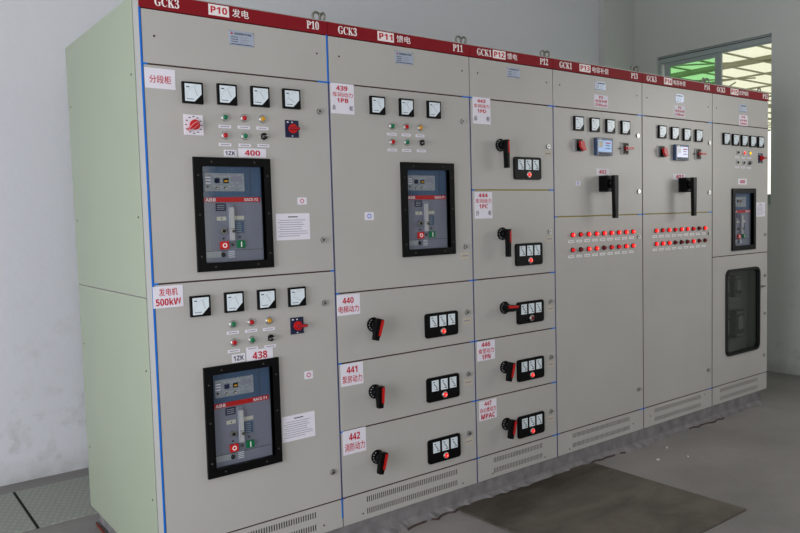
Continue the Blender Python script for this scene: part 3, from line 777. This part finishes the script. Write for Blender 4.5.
cap_cab(3, 'capacitor cabinet P13, left of the two with red lamp rows, next to the drawer cabinet', 'P13', 'GCK1',
        (((579, 64), (590, 72)), ((591.8, 66.2), (608, 73.2)), ((559, 60.1), (571.4, 68.5)), ((630.6, 71.8), (637.3, 78.6))),
        ((595.2, 81), (605.4, 91.2)), ((594.1, 94.2), (608, 108.3)), ((559.6, 84.9), (636.7, 95.7)),
        [(577.6, 123.6), (593.7, 125), (609.2, 126.4), (624.3, 127.8)], (42, 46, 50, 80), (577.4, 145.3), (601.8, 147), (624.2, 148.6), (602.5, 171.8), (2.66, 1.525),
        ((637.4, 135.8), (638.5, 191.5), (638.5, 236.6), (638.5, 389.2)), (2.37, 2.932, 1.238, 1.153), ('bmbbbbbbb', 'mdbbdmmbb'), (2.355, 2.895), ((633.1, 428.7-5), (569.6, 449)), [(SX[3]+.010, .05), (3.016, .05)], 'yellow_gasket', (578.1, 183.2))
cap_cab(4, 'capacitor cabinet P14, right of the two with red lamp rows, before the last cabinet', 'P14', 'GCK3',
        (((663.6, 79.1), (671.7, 86.3)), ((672.9, 81.4), (685, 87.5)), ((646.3, 75.8), (656, 82.5)), ((703.9, 85.9), (709.3, 92))),
        ((675.5, 93.8), (683.4, 103.2)), ((674.4, 105), (685, 117.5)), ((646.7, 97.8), (708.1, 107)),
        [(661.2, 132), (673.9, 133.5), (685.8, 134.8), (697.8, 135.9)], (35, 42, 50, 60), (660.5, 151.7), (679.4, 152.8), (697.4, 154.1), (679.3, 176.6), (3.475, 1.522),
        ((709, 142.9), (708.6, 192.5), (708.8, 233), (708, 369.9)), (3.174, 3.735, 1.236, 1.153), ('bmbmbbmdb', 'bbbdddbdd'), (3.155, 3.694), ((704.4, 394.4), (650.5, 416)), [(SX[4]+.010, .05), (3.814, .05)], 'yellow_gasket', None, True)

# ---- P15
x0, x1 = SX[5], SX[6]
t = cabinet(5, 'last cabinet P15 beside the window, with a tall rounded glass window in its lower door', 'P15', '总受电柜', 'GCK3', ((730.2, 91.5), (737.9, 97.1)), ((738.8, 92.6), (748, 97.6)), ((716.5, 88.8), (724.6, 93.8)), ((762.3, 96), (767.3, 101.6)))
hp = new_door(t, x0, x1, ROW, RB, name='top_panel'); nameplate(hp, (739.2, 103.9), (746.4, 112.9))
label_sticker(hp, (739, 114.7), (747.5, 126.2), [('P5', .1, .3, .3, .7, 'redtxt'), ('总受电柜', .4, .62, .08, .92, 'redtxt'), ('1000A', .72, .9, .08, .92, 'redtxt')], 'white sticker with three red lines of writing')
for p in ((716.5, 108), (766.3, 115.4)): small('screw', screw_mb, 'screw', p, hp)
c5 = (4.245, 1.283)
d = new_door(t, x0, x1, 1.0325, ROW, hole(c5), label='upper door with five meters and a breaker window')
meters(d, [(725.4, 139), (734.6, 140), (743.3, 140.8), (751.8, 141.6), (759.7, 142.2)], (40, 44, 48, 52, 56))
cc = [('darkgreenlens', 'dark green lamp'), ('lit_red', 'lit red lamp'), ('lit_yellow', 'lit amber lamp'), ('darkgreenlens', 'dark lamp'), ('darkgreenlens', 'dark lamp')]
for (mt, lb), p in zip(cc, ((737.5, 152.5), (743.7, 153), (749.5, 153.3), (737.2, 162.4), (743.2, 162.7))):
    small(('indicator_lamp', mt), lambda: lamp_mb(mt), 'indicator_lamp', p, d, lb); small('lamp_tag', lambda: tag_mb(.052, .012), 'lamp_tag', (p[0]-.4, p[1]+4.8), d)
small('selector_knob', selector_mb, 'selector_knob', (749.2, 163), d, 'small black selector knob'); small('lamp_tag', lambda: tag_mb(.052, .012), 'lamp_tag', (748.8, 167.8), d)
small('selector_switch_c', lambda: black_rotary_mb(True), 'selector_switch', (760.2, 158.2), d, 'red lever on a dark square plate')
label_sticker(d, (738, 178.6), (746.6, 184.6), [('400', .2, .8, .2, .8, 'redtxt')], 'small white tag')
notice(d, ((756, 202.4), (764.8, 216.4)))
small('door_lock', lock_mb, 'door_lock', (765.2, 234.4), d)
breaker(d, c5[0], c5[1], 'SACE F2')
wx0, wx1, wz0, wz1 = 4.022, 4.462, .336, .916
d = new_door(t, x0, x1, KICK, 1.0325, (wx0, wx1, wz0, wz1), label='lower door with a rounded viewing window')
cx, cz = (wx0+wx1)/2, (wz0+wz1)/2
fr = MB(); o_ = rrect(wx1-wx0+.036, wz1-wz0+.036, .05, 8); i_ = rrect(wx1-wx0-.004, wz1-wz0-.004, .036, 8)
n = len(o_); bm = fr.bm; mi = fr.mi('blackm'); VV = []
for k in range(n): VV.append([bm.verts.new((o_[k][0], 0, o_[k][1])), bm.verts.new((o_[k][0]*.985, -.012, o_[k][1]*.99)), bm.verts.new((i_[k][0], -.012, i_[k][1])), bm.verts.new((i_[k][0], .015, i_[k][1]))])
fs = []
for k in range(n):
    a, b_ = VV[k], VV[(k+1) % n]
    for j in range(3): fs.append(bm.faces.new((a[j], a[j+1], b_[j+1], b_[j])))
for f in fs: f.material_index = mi
bmesh.ops.recalc_face_normals(bm, faces=fs)
# filled rear corners so that the rounded opening hides the square cut
for sx in (-1, 1):
    for sz in (-1, 1): fr.prism([(sx*((wx1-wx0)/2+.001), sz*((wz1-wz0)/2+.001)), (sx*((wx1-wx0)/2-.02), sz*((wz1-wz0)/2+.001)), (sx*((wx1-wx0)/2+.001), sz*((wz1-wz0)/2-.02))], -.002, .01, 'blackm')
put('window_gasket', fr, (cx, 0, cz), d, 'black rounded rubber window surround')
gl = MB(); gl.prism(rrect(wx1-wx0-.006, wz1-wz0-.006, .036, 8), .006, .009, 'glass_dark'); put('window_pane', gl, (cx, 0, cz), d, 'smoky glass pane')
for p in ((765, 275), (764.6, 313), (764, 354.7)): small('door_lock', lock_mb, 'door_lock', p, d)
hg = MB(); hg.box(-.02, .012, -.02, 0, -.006, .006, 'steel', .001); put('latch_pin', hg, (at(762.5, 286).x, 0, at(762.5, 286).z), d)
# gear seen through the glass
gm = MB(); gm.box(4.0, 4.5, .10, .115, .2, .95, 'gearplate')
put('mounting_plate', gm, (0, 0, 0), t)
for k, (gx, gz, w, h) in enumerate(((4.10, .80, .11, .17), (4.27, .80, .10, .16), (4.30, .52, .12, .20), (4.10, .50, .12, .22))):
    g = MB(); g.box(gx-w/2, gx+w/2, .05, .10, gz-h/2, gz+h/2, 'geardark', .004); g.box(gx-w*.3, gx+w*.3, .04, .05, gz-h*.2, gz+h*.3, 'gearplate', .002)
    for q in range(3): g.box(gx-w*.35+q*w*.28, gx-w*.2+q*w*.28, .043, .05, gz+h*.36, gz+h*.46, 'light_grey'); g.box(gx-w*.35+q*w*.28, gx-w*.2+q*w*.28, .043, .05, gz-h*.46, gz-h*.36, 'light_grey')
    put('inner_contactor', g, (0, 0, 0), t)
g = MB(); g.box(4.03, 4.33, .06, .10, .645, .675, 'light_grey', .003); put('wiring_duct', g, (0, 0, 0), t)
kp = put('vented_kick_panel', kick_mesh(x0, x1, KICK, 3.937, 4.465), (0, 0, 0), t)
hgap(t, x0, x1, ROW, 'gasket', 'dusk_blue', .02); hgap(t, x0, x1, 1.0325, 'gasket', None); hgap(t, x0, x1, KICK, 'gasket', 'dusk_blue', .01)
eyes(t, [(SX[5]+.010, .05), (4.575, .055)])

# ------------------------------------------------------------- the setting
XL, XR, YF, YB, ZC = -3.6, 5.65, -5.6, 1.95, 3.7
f = MB(); f.box(XL-.2, XR+.2, YF-.2, YB+.2, FLOOR-.15, FLOOR, 'floor'); struct('floor', f)
f = MB(); f.box(XL-.2, XR+.2, YF-.2, YB+.2, ZC, ZC+.15, 'ceiling'); struct('ceiling', f)
f = MB(); f.box(XL-.2, XR+.2, YB, YB+.2, FLOOR, ZC, 'wall_back'); struct('wall_back', f)
def wall_x(name, x, xo, openings, mat):
    """wall on a plane of constant x with rectangular openings (y0,y1,z0,z1) sorted by y"""
    b = MB(); xa, xb = sorted((x, xo)); y = YF
    for y0, y1, z0, z1 in openings:
        b.box(xa, xb, y, y0, FLOOR, ZC, mat); b.box(xa, xb, y0, y1, FLOOR, z0, mat); b.box(xa, xb, y0, y1, z1, ZC, mat); y = y1
    b.box(xa, xb, y, YB, FLOOR, ZC, mat); struct(name, b)
b = MB(); b.box(5.174, XR, 1.875, YB+.01, FLOOR, ZC, 'wall_end'); struct('trim_4', b)
WIN = (.49, 1.62, 1.39, 2.875); W2 = (-2.7, -1.05, 1.3, 2.75); DL = (-3.0, -.2, FLOOR+.02, 2.4)
wall_x('wall_right', XR, XR+.2, [W2, WIN], 'wall_end')
wall_x('wall_left', XL, XL-.2, [DL], 'wall_end')
FO = [(-2.6, -.9, .9, 2.6), (1.0, 2.7, .9, 2.6)]
b = MB(); x = XL
for a0, a1, z0, z1 in FO:
    b.box(x, a0, YF-.2, YF, FLOOR, ZC, 'wall_end'); b.box(a0, a1, YF-.2, YF, FLOOR, z0, 'wall_end'); b.box(a0, a1, YF-.2, YF, z1, ZC, 'wall_end'); x = a1
b.box(x, XR, YF-.2, YF, FLOOR, ZC, 'wall_end'); struct('wall_front', b)

def window_x(name, x, op, green=True, mull=None, sign=1):
    y0, y1, z0, z1 = op; b = MB(); X0_, X1_ = sorted((x+sign*.012, x+sign*.07)); fwid = .05
    t = struct(name, None)
    b.box(X0_, X1_, y0, y1, z1-.062, z1, 'frame_al', .003); b.box(X0_, X1_, y0, y1, z0, z0+fwid, 'frame_al', .003)
    b.box(X0_, X1_, y0, y0+.012, z0+fwid, z1-.062, 'frame_al'); b.box(X0_, X1_, y1-.022, y1, z0+fwid, z1-.062, 'frame_al')
    b.box(X0_-.004, X0_, y0, y1, z1-.02, z1-.014, 'dark')
    put('window_frame', b, (0, 0, 0), t)
    m = mull if mull else (y0+y1)/2
    for k, (a, c) in enumerate(((y0+.012, m), (m, y1-.045))):
        s = MB(); xs0, xs1 = X0_+.012+.018*k, X0_+.03+.018*k; L_, R_ = (.004, .03) if k == 0 else (.045, .06)
        if mull is None: L_ = R_ = .04
        s.box(xs0, xs1, a, a+L_, z0+fwid, z1-.062, 'frame_al'); s.box(xs0, xs1, c-R_, c, z0+fwid, z1-.062, 'frame_al')
        s.box(xs0, xs1, a+L_, c-R_, z1-.10 if k else z1-.075, z1-.062, 'frame_al'); s.box(xs0, xs1, a+L_, c-R_, z0+fwid, z0+fwid+.04, 'frame_al')
        sash = put('window_sash', s, (0, 0, 0), t)
        p = MB(); p.box(xs0+.006, xs0+.010, a+L_, c-R_, z0+fwid+.04, z1-.075, 'glass_green' if (k and green) else 'glass_win'); put('window_pane', p, (0, 0, 0), sash, 'pane with green film' if (k and green) else None)
    return t
window_x('window_1', XR+.02, WIN, True, 1.0)
window_x('window_2', XR+.02, W2, False)

# concrete plinth with its crumbling mortar line
b = MB(); rnd = random.Random(11)
b.box(.03, 4.52, .004, D-.01, FLOOR, -.001, 'plinth'); struct('trim_1', b)
pts = []; x = .035
top = []
while x < 4.5:
    amp = .014+.010*math.sin(x*7)+.026*rnd.random()**2
    pts.append((x, -amp)); x += .018+.03*rnd.random()
b = MB(); prev = None; i = b.mi('mortar'); ip = b.mi('plinth')
rows = [[b.bm.verts.new((x, .004, FLOOR+.028+.006*rnd.random())) for x, y in pts], [b.bm.verts.new((x, y*.82, FLOOR+.010)) for x, y in pts], [b.bm.verts.new((x, y, FLOOR+.0)) for x, y in pts]]
for r in range(2):
    for k in range(len(pts)-1):
        fc = b.bm.faces.new((rows[r][k], rows[r+1][k], rows[r+1][k+1], rows[r][k+1])); fc.material_index = i if (r == 1 and math.sin(k*.19)+rnd.random()*1.2 > .9) else ip
struct('trim_2', b)

# trench covers on the left
cg = 'trench covers along the back wall'
def cover_obj(xa, xb, label, ya=1.165, yb=1.775):
    cx, cy = (xa+xb)/2, (ya+yb)/2; m = MB()
    m.box(xa-cx, xb-cx, ya-cy, yb-cy, 0, .008, 'cover', .001)
    thing('trench_cover', label, 'floor cover', (cx, cy, FLOOR), cg, m)
cover_obj(-.212, .85, 'grey chequered trench cover running behind the tall cabinet at the foot of the wall')
cover_obj(-1.25, -.228, 'grey chequered trench cover at the left edge of the photo, beside the dark joint')
b = MB(); b.box(-3.5, 5.5, 1.775, 1.787, FLOOR, FLOOR+.003, 'dark'); b.box(-.228, -.212, 1.165, 1.775, FLOOR, FLOOR+.003, 'dark'); struct('trim_3', b)

# brown sheet on the floor
def sheet():
    m = MB(); m.prism([(1.462, -.004), (1.475, -.45), (1.49, -.934), (2.503, -.934), (2.50, -.45), (2.499, -.004)][::-1], 0, .010, 'sheet', 0, 'z')
    return m
thing('floor_sheet', 'flat brown stained sheet lying on the concrete floor in front of the cabinets', 'floor mat', (0, 0, FLOOR+.0005), None, sheet())

# cable beside the plinth
b = MB(); b.tube([(.016, 1.02, .008), (.012, .98, .008), (.012, .93, .008), (.008, .86, .008), (.01, .75, .008), (.006, .5, .008), (.008, .2, .008)], .006, 'rust')
thing('cable', 'short rust-red cable lying on the floor beside the plinth at lower left', 'cable', (0, 0, FLOOR), None, b)

def chip(px, py, s, label, seed):
    d = rt*(px-400)/FPX - up*(py-266.5)/FPX + fw; p = CAM+d*((FLOOR-CAM.z)/d.z)
    r_ = random.Random(seed); m = MB(); pts = [(s*(.6+.5*r_.random())*math.cos(a), s*(.6+.5*r_.random())*math.sin(a)) for a in [k*math.pi/3 for k in range(6)]]
    m.prism(pts, 0, .007, 'chip', 0, 'z'); thing('plaster_chip', label, 'debris', (p.x, p.y, FLOOR), 'plaster chips on the floor', m)
chip(658, 460, .012, 'largest white plaster chip on the floor right of the brown sheet', 1)
chip(667, 448, .007, 'small white plaster chip on the floor, behind the largest one', 2)
chip(688, 457, .005, 'tiny white plaster chip on the floor, farthest right of three', 3)

# ------------------------------------------------------- outside the window
b = MB(); b.box(XR+.3, 60, -25, 30, FLOOR-.3, FLOOR-.2, 'ground_out'); struct('ground_outside', b)
ZR = 3.62
sr = thing('shed_roof', 'open shed roof of cream translucent sheets on steel trusses outside the window', 'roof', (14, 4, FLOOR-.2))
b = MB(); 
for k in range(-8, 16): b.box(7.2, 21, k+.01, k+.99, ZR, ZR+.02, 'roof_sheet')
put('roof_sheets', b, (0, 0, 0), sr)
for k in range(10):
    x = 9.0+1.3*k; big = (k == 1 or k == 5)
    b = MB(); b.box(x-(.10 if big else .022), x+(.10 if big else .022), -8, 16, ZR-(.06 if big else .03), ZR-.004, 'truss'); put('purlin', b, (0, 0, 0), sr)
for k in [q*.5 for q in range(-10, 28)]:
    b = MB(); b.box(7.2, 21, k-.010, k+.010, ZR-.025, ZR-.002, 'truss'); put('rafter', b, (0, 0, 0), sr)
for k in range(-6, 14, 2):
    b = MB(); b.tube([(11.6, k, ZR-.08), (14.2, k+2.4, ZR-.08)], .012, 'truss', 6); put('brace_rod', b, (0, 0, 0), sr)
    b = MB(); b.tube([(9.0, k+2, ZR-.08), (11.5, k-.4, ZR-.08)], .012, 'truss', 6); put('brace_rod', b, (0, 0, 0), sr)
for x, y in ((7.5, -7), (7.5, 15), (20.5, -7), (20.5, 15)):
    b = MB(); b.box(x-.08, x+.08, y-.08, y+.08, FLOOR-.2, ZR-.1, 'truss'); put('column', b, (0, 0, 0), sr)

# ------------------------------------------------------------------ light
w = bpy.data.worlds.new('world'); SC.world = w; w.use_nodes = True
bg = w.node_tree.nodes['Background']; bg.inputs[0].default_value = (1, .99, .97, 1); bg.inputs[1].default_value = 1.5
def area(name, loc, target, sx, sy, power, col):
    l = bpy.data.lights.new(name, 'AREA'); l.shape = 'RECTANGLE'; l.size = sx; l.size_y = sy; l.energy = power; l.color = col
    o = bpy.data.objects.new(name, l); COL.objects.link(o); o.location = loc
    o.rotation_euler = (Vector(target)-Vector(loc)).to_track_quat('-Z', 'Y').to_euler()
area('daylight_left_opening', (XL+.03, -1.6, 1.15), (XL+1, -1.6, 1.15), 2.7, 2.3, 135, (.92, .95, 1))
area('daylight_front_window', (-1.75, YF+.03, 1.75), (-1.75, YF+1, 1.75), 1.6, 1.6, 44, (.97, .97, 1))
area('daylight_front_window_far', (1.85, YF+.03, 1.75), (1.85, YF+1, 1.75), 1.6, 1.6, 4, (1, .98, .96))
area('daylight_right_window', (XR-.02, -1.87, 2.0), (XR-1, -1.87, 2.0), 1.3, 1.3, 32, (1, 1, .97))

vs = SC.view_settings
vs.view_transform = 'Standard'; vs.look = 'None'; vs.gamma = 1; vs.use_curve_mapping = False; vs.exposure = 0
SC.cycles.use_denoising = True; SC.cycles.max_bounces = 8; SC.cycles.transparent_max_bounces = 12
